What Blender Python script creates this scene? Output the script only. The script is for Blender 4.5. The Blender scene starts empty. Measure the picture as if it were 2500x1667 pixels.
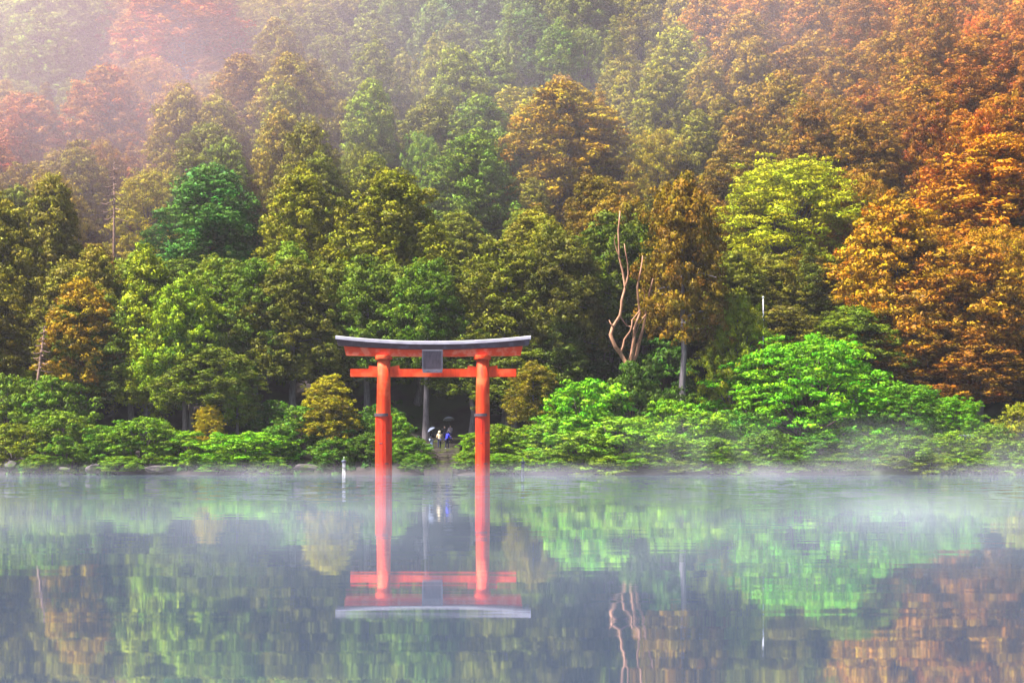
import bpy, bmesh, math, random
import numpy as np
from mathutils import Vector, Matrix

# ------------------------------------------------------------------ camera, sky, sun, exposure
scene = bpy.context.scene
F = 4350.0                      # focal length in pixels of a 2500 px wide frame
CAM_H, U0, VH = 1.7, 1250.0, 1111.0
cam_d = bpy.data.cameras.new('camera')
cam_d.sensor_width = 36.0
cam_d.lens = 36.0 * F / 2500.0
cam_d.shift_y = (VH - 833.5) / 2500.0
cam_d.clip_start, cam_d.clip_end = 0.5, 3000.0
cam = bpy.data.objects.new('camera', cam_d)
scene.collection.objects.link(cam)
cam.location = (0, 0, CAM_H)
cam.rotation_euler = (math.radians(90), 0, 0)
scene.camera = cam

SUN_FROM = Vector((-0.58, -0.22, 1.0)).normalized()       # direction towards the sun
sun_el = math.asin(SUN_FROM.z)
sun_az = math.atan2(SUN_FROM.x, SUN_FROM.y)
world = bpy.data.worlds.new('World')
scene.world = world
world.use_nodes = True
wn = world.node_tree
wn.nodes.clear()
w_out = wn.nodes.new('ShaderNodeOutputWorld')
w_bg = wn.nodes.new('ShaderNodeBackground')
w_sky = wn.nodes.new('ShaderNodeTexSky')
w_sky.sky_type = 'NISHITA'
w_sky.sun_disc = False
w_sky.sun_elevation = sun_el
w_sky.sun_rotation = sun_az
w_sky.air_density = 1.0
w_sky.dust_density = 1.5
w_bg.inputs['Strength'].default_value = 0.05
wn.links.new(w_sky.outputs[0], w_bg.inputs[0])
wn.links.new(w_bg.outputs[0], w_out.inputs[0])

sun_d = bpy.data.lights.new('sun', 'SUN')
sun_d.energy = 5.0
sun_d.angle = math.radians(6)
sun_d.color = (1.0, 0.95, 0.86)
sun = bpy.data.objects.new('sun', sun_d)
scene.collection.objects.link(sun)
sun.location = (-60, -40, 120)
sun.rotation_euler = (-SUN_FROM).to_track_quat('-Z', 'Y').to_euler()

vs = scene.view_settings
vs.view_transform = 'Standard'
vs.look = 'None'
vs.exposure = 2.0
vs.gamma = 1.0
vs.use_curve_mapping = False

cy = scene.cycles
cy.max_bounces = 5
cy.diffuse_bounces = 1
cy.glossy_bounces = 2
cy.transmission_bounces = 2
cy.volume_bounces = 1
cy.transparent_max_bounces = 8
cy.caustics_reflective = False
cy.caustics_refractive = False
cy.sample_clamp_indirect = 4.0
cy.use_denoising = True
cy.volume_step_rate = 1.0
cy.volume_max_steps = 64

rng = np.random.default_rng(11)
random.seed(5)
D2S = 2500.0 / 2352.0           # measurements were taken on a 2352 px wide view


def link(o, parent=None):
    scene.collection.objects.link(o)
    if parent is not None:
        o.parent = parent
    return o


def tag(o, label=None, cat=None, group=None, kind=None):
    if label:
        o['label'] = label
    if cat:
        o['category'] = cat
    if group:
        o['group'] = group
    if kind:
        o['kind'] = kind
    return o


def empty(name, loc=(0, 0, 0), rz=0.0):
    o = bpy.data.objects.new(name, None)
    o.empty_display_size = 0.2
    o.location = loc
    o.rotation_euler = (0, 0, rz)
    return link(o)


def at(u, v, y):
    """world point at depth y that shows at (u, v) of the 2500 px frame"""
    return Vector(((u - U0) / F * y, y, CAM_H + (VH - v) / F * y))


# ------------------------------------------------------------------ materials
def new_mat(name):
    m = bpy.data.materials.new(name)
    m.use_nodes = True
    nt = m.node_tree
    nt.nodes.clear()
    out = nt.nodes.new('ShaderNodeOutputMaterial')
    return m, nt, out


def N(nt, typ, **kw):
    n = nt.nodes.new(typ)
    for k, v in kw.items():
        setattr(n, k, v)
    return n


def noise_mat(name, c1, c2, scale=4.0, rough=0.8, stretch=(1, 1, 1), bump=0.3, detail=6.0, c3=None, coat=0.0, scale3=1.2):
    m, nt, out = new_mat(name)
    tc = N(nt, 'ShaderNodeTexCoord')
    mp = N(nt, 'ShaderNodeMapping')
    mp.inputs['Scale'].default_value = stretch
    nt.links.new(tc.outputs['Object'], mp.inputs[0])
    nz = N(nt, 'ShaderNodeTexNoise')
    nz.inputs['Scale'].default_value = scale
    nz.inputs['Detail'].default_value = detail
    nz.inputs['Roughness'].default_value = 0.65
    nt.links.new(mp.outputs[0], nz.inputs['Vector'])
    rp = N(nt, 'ShaderNodeValToRGB')
    rp.color_ramp.elements[0].position = 0.32
    rp.color_ramp.elements[1].position = 0.68
    rp.color_ramp.elements[0].color = (*c1, 1)
    rp.color_ramp.elements[1].color = (*c2, 1)
    nt.links.new(nz.outputs[0], rp.inputs[0])
    col = rp.outputs[0]
    if c3 is not None:
        n2 = N(nt, 'ShaderNodeTexNoise')
        n2.inputs['Scale'].default_value = scale3
        n2.inputs['Detail'].default_value = 5
        nt.links.new(tc.outputs['Object'], n2.inputs['Vector'])
        r2 = N(nt, 'ShaderNodeMapRange')
        r2.inputs[1].default_value = 0.5
        r2.inputs[2].default_value = 0.62
        nt.links.new(n2.outputs[0], r2.inputs[0])
        mx = N(nt, 'ShaderNodeMix', data_type='RGBA')
        nt.links.new(r2.outputs[0], mx.inputs[0])
        nt.links.new(col, mx.inputs[6])
        mx.inputs[7].default_value = (*c3, 1)
        col = mx.outputs[2]
    b = N(nt, 'ShaderNodeBsdfPrincipled')
    b.inputs['Roughness'].default_value = rough
    b.inputs['Specular IOR Level'].default_value = 0.2
    b.inputs['Coat Weight'].default_value = coat
    nt.links.new(col, b.inputs['Base Color'])
    if bump:
        bp = N(nt, 'ShaderNodeBump')
        bp.inputs['Strength'].default_value = bump
        bp.inputs['Distance'].default_value = 0.05
        nt.links.new(nz.outputs[0], bp.inputs['Height'])
        nt.links.new(bp.outputs[0], b.inputs['Normal'])
    nt.links.new(b.outputs[0], out.inputs[0])
    return m


def leaf_mat(name, transl=0.12):
    """leaves take the colour of their own tree (object colour) and vary from spray to spray"""
    m, nt, out = new_mat(name)
    oi = N(nt, 'ShaderNodeObjectInfo')
    at_ = N(nt, 'ShaderNodeAttribute', attribute_name='tint')
    hs = N(nt, 'ShaderNodeHueSaturation')
    mr = N(nt, 'ShaderNodeMapRange')
    mr.inputs[3].default_value = 0.465
    mr.inputs[4].default_value = 0.53
    nt.links.new(at_.outputs['Fac'], mr.inputs[0])
    nt.links.new(mr.outputs[0], hs.inputs['Hue'])
    mv = N(nt, 'ShaderNodeMapRange')
    mv.inputs[3].default_value = 0.45
    mv.inputs[4].default_value = 1.45
    at2 = N(nt, 'ShaderNodeAttribute', attribute_name='tone')
    nt.links.new(at2.outputs['Fac'], mv.inputs[0])
    nt.links.new(mv.outputs[0], hs.inputs['Value'])
    nt.links.new(oi.outputs['Color'], hs.inputs['Color'])
    df = N(nt, 'ShaderNodeBsdfDiffuse')
    tr = N(nt, 'ShaderNodeBsdfTranslucent')
    nt.links.new(hs.outputs[0], df.inputs[0])
    nt.links.new(hs.outputs[0], tr.inputs[0])
    mx = N(nt, 'ShaderNodeMixShader')
    mx.inputs[0].default_value = transl
    nt.links.new(df.outputs[0], mx.inputs[1])
    nt.links.new(tr.outputs[0], mx.inputs[2])
    gl = N(nt, 'ShaderNodeBsdfGlossy')
    gl.inputs['Roughness'].default_value = 0.5
    gl.inputs['Color'].default_value = (0.9, 0.95, 0.9, 1)
    m2 = N(nt, 'ShaderNodeMixShader')
    m2.inputs[0].default_value = 0.008
    nt.links.new(mx.outputs[0], m2.inputs[1])
    nt.links.new(gl.outputs[0], m2.inputs[2])
    nt.links.new(m2.outputs[0], out.inputs[0])
    return m


M = {}
M['leaf'] = leaf_mat('leaf')
M['bark'] = noise_mat('bark', (0.10, 0.083, 0.087), (0.25, 0.22, 0.225), 3.0, 0.9, (3, 3, 0.35), 0.7)
M['bark_pale'] = noise_mat('bark_pale', (0.13, 0.107, 0.12), (0.31, 0.27, 0.29), 3.0, 0.9, (3, 3, 0.35), 0.7)
M['bark_dark'] = noise_mat('bark_dark', (0.05, 0.035, 0.03), (0.13, 0.095, 0.085), 3.0, 0.9, (3, 3, 0.35), 0.7)
M['dead_wood'] = noise_mat('dead_wood', (0.22, 0.09, 0.05), (0.5, 0.28, 0.17), 3.0, 0.85, (3, 3, 0.5), 0.6)
M['dead_pale'] = noise_mat('dead_pale', (0.12, 0.07, 0.055), (0.24, 0.15, 0.12), 3.0, 0.85, (3, 3, 0.5), 0.6)
M['soil'] = noise_mat('soil', (0.014, 0.010, 0.010), (0.045, 0.035, 0.034), 0.6, 0.95, (1, 1, 1), 0.8, 9.0, (0.03, 0.05, 0.012), scale3=0.15)
M['rock'] = noise_mat('rock', (0.04, 0.033, 0.038), (0.12, 0.10, 0.108), 3.0, 0.85, (1, 1, 1), 0.8, 8.0, (0.06, 0.09, 0.02))
M['pale_rock'] = noise_mat('pale_rock', (0.07, 0.085, 0.11), (0.15, 0.17, 0.20), 3.0, 0.8, (1, 1, 1), 0.8, 8.0)
M['step'] = noise_mat('step', (0.04, 0.03, 0.028), (0.10, 0.08, 0.073), 3.5, 0.8, (1, 1, 1), 0.6, 8.0, (0.10, 0.12, 0.025))
M['vermilion'] = noise_mat('vermilion', (0.52, 0.020, 0.004), (0.82, 0.066, 0.006), 1.6, 0.65, (2.2, 2.2, 0.3), 0.2, 9.0, (0.80, 0.105, 0.03), scale3=0.9)
M['vermilion_worn'] = noise_mat('vermilion_worn', (0.70, 0.04, 0.008), (0.80, 0.07, 0.012), 2.0, 0.5, (1, 1, 1), 0.15, 8.0, (0.80, 0.17, 0.09), scale3=1.5)
M['vermilion_low'] = noise_mat('vermilion_low', (0.42, 0.008, 0.004), (0.80, 0.052, 0.006), 1.1, 0.65, (1.6, 1.6, 0.35), 0.15, 8.0)
M['copper'] = noise_mat('copper', (0.32, 0.29, 0.36), (0.52, 0.49, 0.58), 1.4, 0.5, (0.6, 2, 2), 0.1, 6.0)
M['black_beam'] = noise_mat('black_beam', (0.025, 0.014, 0.022), (0.05, 0.03, 0.045), 1.5, 0.5, (0.5, 2, 2), 0.2, 6.0, (0.07, 0.055, 0.08))
M['plaque'] = noise_mat('plaque', (0.045, 0.03, 0.045), (0.11, 0.085, 0.11), 2.5, 0.4, (2, 2, 0.6), 0.2, 7.0)
M['plaque_frame'] = noise_mat('plaque_frame', (0.13, 0.115, 0.15), (0.24, 0.22, 0.27), 3.0, 0.45)
M['iron'] = noise_mat('iron', (0.045, 0.03, 0.04), (0.09, 0.065, 0.08), 5.0, 0.55)
M['white_metal'] = noise_mat('white_metal', (0.42, 0.42, 0.46), (0.6, 0.6, 0.62), 6.0, 0.4)
M['dark_metal'] = noise_mat('dark_metal', (0.05, 0.06, 0.10), (0.12, 0.13, 0.2), 6.0, 0.4)


def cloth(name, c, k=0.7):
    return noise_mat(name, tuple(x * k for x in c), c, 9.0, 0.85, (1, 1, 1), 0.3)


# ------------------------------------------------------------------ mesh helpers
def mesh_np(name, v, q, mat, normals=None, attrs=None, smooth=False):
    me = bpy.data.meshes.new(name)
    nv, nf = len(v), len(q)
    k = q.shape[1]
    me.vertices.add(nv)
    me.vertices.foreach_set('co', np.ascontiguousarray(v, dtype=np.float32).ravel())
    me.loops.add(nf * k)
    me.loops.foreach_set('vertex_index', np.ascontiguousarray(q, dtype=np.int32).ravel())
    me.polygons.add(nf)
    me.polygons.foreach_set('loop_start', np.arange(0, nf * k, k, dtype=np.int32))
    if attrs:
        for an, av in attrs.items():
            a = me.attributes.new(an, 'FLOAT', 'POINT')
            a.data.foreach_set('value', np.ascontiguousarray(av, dtype=np.float32))
    me.update(calc_edges=True)
    if smooth or normals is not None:
        me.polygons.foreach_set('use_smooth', np.ones(nf, dtype=bool))
    if normals is not None:
        me.normals_split_custom_set_from_vertices(np.ascontiguousarray(normals, dtype=np.float32).tolist())
    me.materials.append(mat)
    return me


def mesh_py(name, v, f, mat, smooth=False):
    me = bpy.data.meshes.new(name)
    me.from_pydata(v, [], f)
    me.materials.append(mat)
    if smooth:
        for p in me.polygons:
            p.use_smooth = True
    me.update()
    return me


def bm_mesh(name, bm, mat, smooth=False):
    me = bpy.data.meshes.new(name)
    bmesh.ops.recalc_face_normals(bm, faces=bm.faces)
    bm.to_mesh(me)
    bm.free()
    me.materials.append(mat)
    if smooth:
        for p in me.polygons:
            p.use_smooth = True
    return me


def obj(name, me, parent=None):
    return link(bpy.data.objects.new(name, me), parent)


def norm(a):
    return a / np.maximum(np.linalg.norm(a, axis=1, keepdims=True), 1e-9)


class Tubes:
    """tapered bent tubes collected into one part"""
    def __init__(self):
        self.v, self.f = [], []

    def add(self, pts, rad, n=7, wob=0.0, cap=True):
        base = len(self.v)
        m = len(pts)
        for i, p in enumerate(pts):
            p = Vector(p)
            d = (Vector(pts[min(i + 1, m - 1)]) - Vector(pts[max(i - 1, 0)]))
            d = d.normalized() if d.length > 1e-6 else Vector((0, 0, 1))
            a = d.cross(Vector((0.31, 0.87, 0.11))).normalized()
            b = d.cross(a)
            for k in range(n):
                t = 2 * math.pi * k / n
                r = rad[i] * (1 + wob * random.uniform(-1, 1))
                self.v.append(tuple(p + a * math.cos(t) * r + b * math.sin(t) * r))
        for i in range(m - 1):
            for k in range(n):
                k2 = (k + 1) % n
                self.f.append((base + i * n + k, base + i * n + k2, base + (i + 1) * n + k2, base + (i + 1) * n + k))
        if cap:
            self.f.append(tuple(base + (m - 1) * n + k for k in range(n)))
            self.f.append(tuple(base + k for k in reversed(range(n))))

    def mesh(self, name, mat, smooth=True):
        return mesh_py(name, self.v, self.f, mat, smooth)


def box_bm(bm, x0, x1, y0, y1, z0, z1, bevel=0.0):
    r = bmesh.ops.create_cube(bm, size=1.0)
    for v in r['verts']:
        v.co = Vector((x0 + (v.co.x + .5) * (x1 - x0), y0 + (v.co.y + .5) * (y1 - y0), z0 + (v.co.z + .5) * (z1 - z0)))
    if bevel:
        ed = list({e for v in r['verts'] for e in v.link_edges})
        bmesh.ops.bevel(bm, geom=ed, offset=bevel, segments=2, affect='EDGES', clamp_overlap=True)


def box_mesh(name, mat, *a, bevel=0.0):
    bm = bmesh.new()
    box_bm(bm, *a, bevel=bevel)
    return bm_mesh(name, bm, mat)


# ------------------------------------------------------------------ terrain and water
STEP_X = -6.35


def base_profile(y):
    xs = [100, 150, 155.0, 156.2, 158.2, 163.5, 168.0, 171.0, 200, 240, 300, 420, 600]
    zs = [-4, -2.2, -0.5, 0.18, 0.55, 2.15, 2.35, 3.3, 18.5, 42.0, 80.0, 155.0, 240.0]
    return np.interp(y, xs, zs)


def hill(x, y):
    x = np.asarray(x, dtype=float)
    y = np.asarray(y, dtype=float)
    off = np.clip((np.abs(x - STEP_X) - 2.2) / 4.0, 0, 1)
    shift = off * (0.9 * np.sin(x * 0.31 + 1.0) + 0.7 * np.sin(x * 0.83 + 2.2) + 0.35 * np.sin(x * 1.9)) \
        + np.clip(x - 5, 0, 40) * 0.03 + np.clip(-x - 12, 0, 30) * 0.05
    z = base_profile(y - shift)
    far = np.clip((y - 172) / 30, 0, 1)
    z = z + far * (1.6 * np.sin(x * 0.11 + y * 0.05) + 1.1 * np.sin(x * 0.23 - y * 0.13 + 1.3))
    z = z + off * np.clip((y - 156) / 4, 0, 1) * 0.22 * np.sin(x * 1.3 + y * 0.9) * np.sin(y * 1.1 - x * 0.6)
    z = z - (1 - np.clip((np.abs(x - STEP_X) - 1.5) / .8, 0, 1)) * np.clip((y - 155) / 2, 0, 1) * np.clip((176 - y) / 4, 0, 1) * .42
    return z


def hz(x, y):
    return float(hill(x, y))


def build_terrain():
    ys = np.concatenate([np.arange(140, 180, 0.5), np.arange(180, 320, 2.5), np.arange(320, 601, 20)])
    xs = np.concatenate([np.arange(-400, -70, 15), np.arange(-70, 70, 0.8), np.arange(70, 401, 15)])
    X, Y = np.meshgrid(xs, ys)
    Z = hill(X, Y)
    v = np.stack([X.ravel(), Y.ravel(), Z.ravel()], 1)
    nx, ny = len(xs), len(ys)
    i = np.arange(ny - 1)[:, None] * nx + np.arange(nx - 1)[None]
    q = np.stack([i, i + 1, i + nx + 1, i + nx], -1).reshape(-1, 4)
    o = obj('hillside', mesh_np('hillside', v, q, M['soil'], smooth=True))
    tag(o, kind='structure')


build_terrain()


def build_water():
    m, nt, out = new_mat('lake_water')
    tc = N(nt, 'ShaderNodeTexCoord')
    sep = N(nt, 'ShaderNodeSeparateXYZ')
    nt.links.new(tc.outputs['Object'], sep.inputs[0])

    def wave(sx, sy, detail, rough=0.6, dist=0.0):
        mp = N(nt, 'ShaderNodeMapping')
        mp.inputs['Scale'].default_value = (sx, sy, 1)
        nt.links.new(tc.outputs['Object'], mp.inputs[0])
        nz = N(nt, 'ShaderNodeTexNoise')
        nz.inputs['Scale'].default_value = 1.0
        nz.inputs['Detail'].default_value = detail
        nz.inputs['Roughness'].default_value = rough
        nz.inputs['Distortion'].default_value = dist
        nt.links.new(mp.outputs[0], nz.inputs['Vector'])
        return nz
    patch = wave(0.03, 0.05, 2)
    # the breeze ruffles the strip of water before the far shore
    add = N(nt, 'ShaderNodeMath', operation='MULTIPLY_ADD')
    nt.links.new(patch.outputs[0], add.inputs[0])
    add.inputs[1].default_value = 46.0
    nt.links.new(sep.outputs[1], add.inputs[2])
    rr = N(nt, 'ShaderNodeMapRange')
    rr.interpolation_type = 'SMOOTHSTEP'
    rr.inputs[1].default_value = 76.0
    rr.inputs[2].default_value = 118.0
    nt.links.new(add.outputs[0], rr.inputs[0])

    def slope(nz, ax, ay, fac=None):
        sb = N(nt, 'ShaderNodeVectorMath', operation='SUBTRACT')
        nt.links.new(nz.outputs['Color'], sb.inputs[0])
        sb.inputs[1].default_value = (.5, .5, .5)
        ml = N(nt, 'ShaderNodeVectorMath', operation='MULTIPLY')
        nt.links.new(sb.outputs[0], ml.inputs[0])
        ml.inputs[1].default_value = (ax, ay, 0)
        if fac is None:
            return ml.outputs[0]
        sc = N(nt, 'ShaderNodeVectorMath', operation='SCALE')
        nt.links.new(ml.outputs[0], sc.inputs[0])
        nt.links.new(fac, sc.inputs['Scale'])
        return sc.outputs[0]
    s1 = slope(wave(0.3, 1.6, 2, .45), .0015, .009)
    s2 = slope(wave(0.9, 0.5, 5, 0.75, 0.5), .07, .40, rr.outputs[0])
    a1 = N(nt, 'ShaderNodeVectorMath', operation='ADD')
    nt.links.new(s1, a1.inputs[0])
    nt.links.new(s2, a1.inputs[1])
    a2 = N(nt, 'ShaderNodeVectorMath', operation='ADD')
    nt.links.new(a1.outputs[0], a2.inputs[0])
    a2.inputs[1].default_value = (0, 0, 1)
    b2 = N(nt, 'ShaderNodeVectorMath', operation='NORMALIZE')
    nt.links.new(a2.outputs[0], b2.inputs[0])
    gl = N(nt, 'ShaderNodeBsdfGlossy')
    gl.inputs['Roughness'].default_value = 0.029
    gl.inputs['Color'].default_value = (0.93, 0.96, 1.0, 1)
    nt.links.new(b2.outputs[0], gl.inputs['Normal'])
    df = N(nt, 'ShaderNodeBsdfDiffuse')           # milky lake water
    df.inputs['Color'].default_value = (0.105, 0.14, 0.225, 1)
    fr = N(nt, 'ShaderNodeFresnel')
    fr.inputs['IOR'].default_value = 1.33
    rf = N(nt, 'ShaderNodeMapRange')
    rf.inputs[1].default_value = 0.1
    rf.inputs[2].default_value = 0.9
    rf.inputs[3].default_value = 0.74
    rf.inputs[4].default_value = 0.90
    nt.links.new(fr.outputs[0], rf.inputs[0])
    mx = N(nt, 'ShaderNodeMixShader')
    nt.links.new(rf.outputs[0], mx.inputs[0])
    nt.links.new(df.outputs[0], mx.inputs[1])
    nt.links.new(gl.outputs[0], mx.inputs[2])
    nt.links.new(mx.outputs[0], out.inputs[0])
    v = np.array([(-400, -150, 0), (400, -150, 0), (400, 172, 0), (-400, 172, 0)], float)
    o = obj('lake_water', mesh_np('lake_water', v, np.array([[0, 1, 2, 3]]), m))
    tag(o, kind='structure')


build_water()


# ------------------------------------------------------------------ torii gate
def build_torii():
    S = 29.0
    TX, TY = (1058 - U0) / F * 150.0, 150.0

    def X(u):
        return (u - 1058) / S

    def Z(v):
        return (1160 - v) / S
    t = empty('torii_gate', (TX, TY, 0))
    tag(t, 'vermilion torii gate with dark curved roof beam standing in the lake', 'torii gate')

    def pillar(uc, r_top, r_bot, r_low, zsplit):
        tb = Tubes()
        zs = [-2.0, 2, zsplit, 7.0, Z(877)]
        rs = [r_bot, r_bot, r_bot, (r_bot + r_top) / 2, r_top]
        tb.add([(X(uc), 0, z) for z in zs], rs, 40, cap=True)
        p = obj('pillar', tb.mesh('pillar', M['vermilion']), t)
        tb = Tubes()
        tb.add([(X(uc) - .01, 0, z) for z in (-2.2, 1.5, 3.5, zsplit - .12, zsplit - .06)],
               [r_low, r_low, r_low, r_low, r_low - .05], 14, cap=True)
        s = obj('sleeve', tb.mesh('sleeve', M['vermilion_low'], smooth=False), p)
        tag(s, 'darker red boarded sleeve round the pillar foot')
        for k, a in enumerate((-2.3, -1.15, -1.9, -0.9)):
            bm = bmesh.new()
            zz = (0.9, 1.0, 2.7, 3.6)[k]
            c = Vector((X(uc) + math.sin(a + 1.57) * 0, 0, zz))
            box_bm(bm, -.16, .16, -.02, .02, -.035, .035)
            for v in bm.verts:
                v.co = c + Matrix.Rotation(a + math.pi / 2, 3, 'Z') @ (v.co + Vector((0, -r_low + .005, 0)))
            obj('nail_plate', bm_mesh('nail_plate', bm, M['iron']), p)
        # iron band half round the top of the sleeve
        bm = bmesh.new()
        n = 14
        ri, ro = r_low - .06, r_low + .09
        ring = []
        for k in range(n + 1):
            a = math.radians(160 + 142 * k / n)
            c, s_ = math.cos(a), math.sin(a)
            ring.append([bm.verts.new((X(uc) + c * r, s_ * r, z)) for r, z in
                         ((ri, zsplit - .13), (ro, zsplit - .13), (ro, zsplit + .11), (ri, zsplit + .11))])
        for k in range(n):
            for j in range(4):
                bm.faces.new((ring[k][j], ring[k][(j + 1) % 4], ring[k + 1][(j + 1) % 4], ring[k + 1][j]))
        bm.faces.new(ring[0])
        bm.faces.new(ring[-1])
        obj('iron_band', bm_mesh('iron_band', bm, M['iron']), p)
    pillar(937, 0.545, 0.60, 0.70, 5.1)
    pillar(1178.5, 0.545, 0.58, 0.615, 5.1)
    for uc in (936.5, 1177.5):
        tb = Tubes()
        tb.add([(X(uc), 0, z) for z in (Z(877.5) - .01, Z(875), Z(869.5), Z(867))], [.70, .74, .74, .72], 36)
        obj('capital', tb.mesh('capital', M['vermilion'], smooth=False), t)

    def beam(name, mat, ends, top, bot, depth, n=36, bevel=0.02, slant=0.0):
        """a curved beam; top/bot give z across the span, slant cuts the ends"""
        bm = bmesh.new()
        rows = []
        for i in range(n + 1):
            f = i / n * 2 - 1
            x0 = ends[0] + (ends[1] - ends[0]) * i / n
            xt = x0 + slant * f
            xb = x0 - slant * f
            zt, zb = top(f), bot(f)
            rows.append([bm.verts.new((xb, -depth, zb)), bm.verts.new((xt, -depth, zt)),
                         bm.verts.new((xt, depth, zt)), bm.verts.new((xb, depth, zb))])
        for i in range(n):
            for j in range(4):
                bm.faces.new((rows[i][j], rows[i][(j + 1) % 4], rows[i + 1][(j + 1) % 4], rows[i + 1][j]))
        bm.faces.new(rows[0])
        bm.faces.new(rows[-1])
        return obj(name, bm_mesh(name, bm, mat), t)
    sag = lambda f: abs(f) ** 2.0
    # tie beam, lower lintel
    o = obj('tie_beam', box_mesh('tie_beam', M['vermilion'], X(856), X(1260.5), -.23, .23, Z(919.8), Z(900.4), bevel=.02), t)
    # upper lintel
    beam('upper_lintel', M['vermilion_worn'], (X(843), X(1273.5)), lambda f: Z(853.5) + .30 * sag(f),
         lambda f: Z(870.2) + .09 * sag(f), .36, slant=.09)
    # dark beam and copper roof
    beam('dark_beam', M['black_beam'], (X(824), X(1292)), lambda f: Z(841.5) + .46 * sag(f),
         lambda f: Z(853.0) + .36 * sag(f), .52, slant=.06)
    bm = bmesh.new()
    n = 40
    rows = []
    for i in range(n + 1):
        f = i / n * 2 - 1
        x = X(822) + (X(1294.5) - X(822)) * i / n
        b, tp = Z(841.3) + .46 * sag(f), Z(832.4) + .46 * sag(f)
        prof = [(-.66, b), (-.66, b + .23), (-.12, tp), (.12, tp), (.66, b + .23), (.66, b)]
        rows.append([bm.verts.new((x + .05 * f, y, z)) for y, z in prof])
    for i in range(n):
        for j in range(6):
            bm.faces.new((rows[i][j], rows[i][(j + 1) % 6], rows[i + 1][(j + 1) % 6], rows[i + 1][j]))
    bm.faces.new(rows[0])
    bm.faces.new(rows[-1])
    obj('roof_cap', bm_mesh('roof_cap', bm, M['copper']), t)
    # wedges where the tie beam runs through the pillars
    for ux0, ux1, hi in ((900, 922, 0), (953, 976, 1), (1141, 1163, 0), (1194, 1215, 1)):
        z0, z1, z2 = Z(900.6), Z(895), Z(891.5)
        a, b = X(ux0), X(ux1)
        if hi:
            prof = [(a, z0), (b, z0), (b - .04, z2), (a, z1)]
        else:
            prof = [(a, z0), (b, z0), (b, z1), (a + .04, z2)]
        bm = bmesh.new()
        fr = [bm.verts.new((x, -.17, z)) for x, z in prof]
        bk = [bm.verts.new((x, .17, z)) for x, z in prof]
        bm.faces.new(fr)
        bm.faces.new(list(reversed(bk)))
        for k in range(4):
            bm.faces.new((fr[k], fr[(k + 1) % 4], bk[(k + 1) % 4], bk[k]))
        obj('wedge', bm_mesh('wedge', bm, M['vermilion']), t)
    # tilted name plaque
    W0, W1, H = X(1031.5), X(1081.5), Z(854) - Z(909.5)
    pq = obj('plaque', box_mesh('plaque', M['plaque'], W0 + .09, W1 - .09, -.05, .05, .22, H - .1), t)
    piv = Vector((0, -.42, Z(909.5)))
    pq.location = piv
    pq.rotation_euler = (math.radians(9), 0, 0)
    for nm, args in (('frame_side', (W0, W0 + .10, -.10, .06, 0.18, H)), ('frame_side', (W1 - .10, W1, -.10, .06, 0.18, H)),
                     ('frame_top', (W0 + .103, W1 - .103, -.10, .06, H - .11, H))):
        obj(nm, box_mesh(nm, M['plaque_frame'], *args, bevel=.012), pq)
    bm = bmesh.new()
    pr = [(W0 + .02, .0), (W1 - .02, .0), (W1 - .1, .26), (W0 + .1, .26)]
    fr = [bm.verts.new((x, -.16, z)) for x, z in pr]
    bk = [bm.verts.new((x, -.02, z)) for x, z in pr]
    bm.faces.new(fr)
    bm.faces.new(list(reversed(bk)))
    for k in range(4):
        bm.faces.new((fr[k], fr[(k + 1) % 4], bk[(k + 1) % 4], bk[k]))
    obj('frame_sill', bm_mesh('frame_sill', bm, M['white_metal'] if False else M['plaque_frame']), pq)
    for xx in ((W0 * .7 + W1 * .3), (W0 * .3 + W1 * .7)):
        tb = Tubes()
        tb.add([(xx, -.15, .13), (xx, -.19, .13)], [.035, .03], 8)
        obj('bolt', tb.mesh('bolt', M['iron']), pq)


build_torii()


# ------------------------------------------------------------------ foliage
def leaf_cloud(name, c, r, k, flat=0.85, card=0.235, low=-0.6, jit=0.55, aspect=0.62, outw=0.82, seed=1):
    """sprays of small leaves: c centres (n,3), r radii (n), k leaves per spray"""
    g = np.random.default_rng(seed)
    n = len(c)
    tot = n * k
    ci = np.repeat(np.arange(n), k)
    z = g.uniform(low, 1.0, tot)
    a = g.uniform(0, 2 * np.pi, tot)
    s = np.sqrt(1 - z * z)
    d = np.stack([s * np.cos(a), s * np.sin(a), z], 1)
    rr = r[ci]
    pos = c[ci] + d * np.array([1, 1, flat]) * (rr * g.uniform(0.35, 1.0, tot) ** .45 * (1 + .12 * g.normal(0, 1, tot)))[:, None]
    nrm = norm(d + g.normal(0, jit, (tot, 3)))
    flip = (nrm * d).sum(1) < 0
    nrm[flip] *= -1
    t = norm(np.cross(nrm, g.normal(0, 1, (tot, 3))))
    b = np.cross(nrm, t)
    sz = (rr * card * g.uniform(0.6, 1.3, tot))[:, None]
    t = t * sz
    b = b * sz * aspect
    droop = np.zeros((tot, 3))
    droop[:, 2] = -0.25 * sz[:, 0]
    v = np.stack([pos - t, pos - b * 0.9 + nrm * sz * .08, pos + t + droop, pos + b * 0.9 + nrm * sz * .08], 1).reshape(-1, 3)
    q = np.arange(tot * 4).reshape(-1, 4)
    # winding so that the face normal agrees with nrm:  (t) x (b) = nrm*(...)
    sn = norm(outw * d + (1 - outw) * nrm)
    vn = np.repeat(sn, 4, axis=0)
    tint = np.repeat(np.clip(g.normal(.5, .2, n)[ci] + g.normal(0, .10, tot), 0, 1), 4)
    tone = np.repeat(np.clip(g.normal(.5, .2, n)[ci] + g.normal(0, .16, tot), 0, 1), 4)
    return mesh_np(name, v, q, M['leaf'], vn, {'tint': tint, 'tone': tone})


GA = 2.399963


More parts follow.
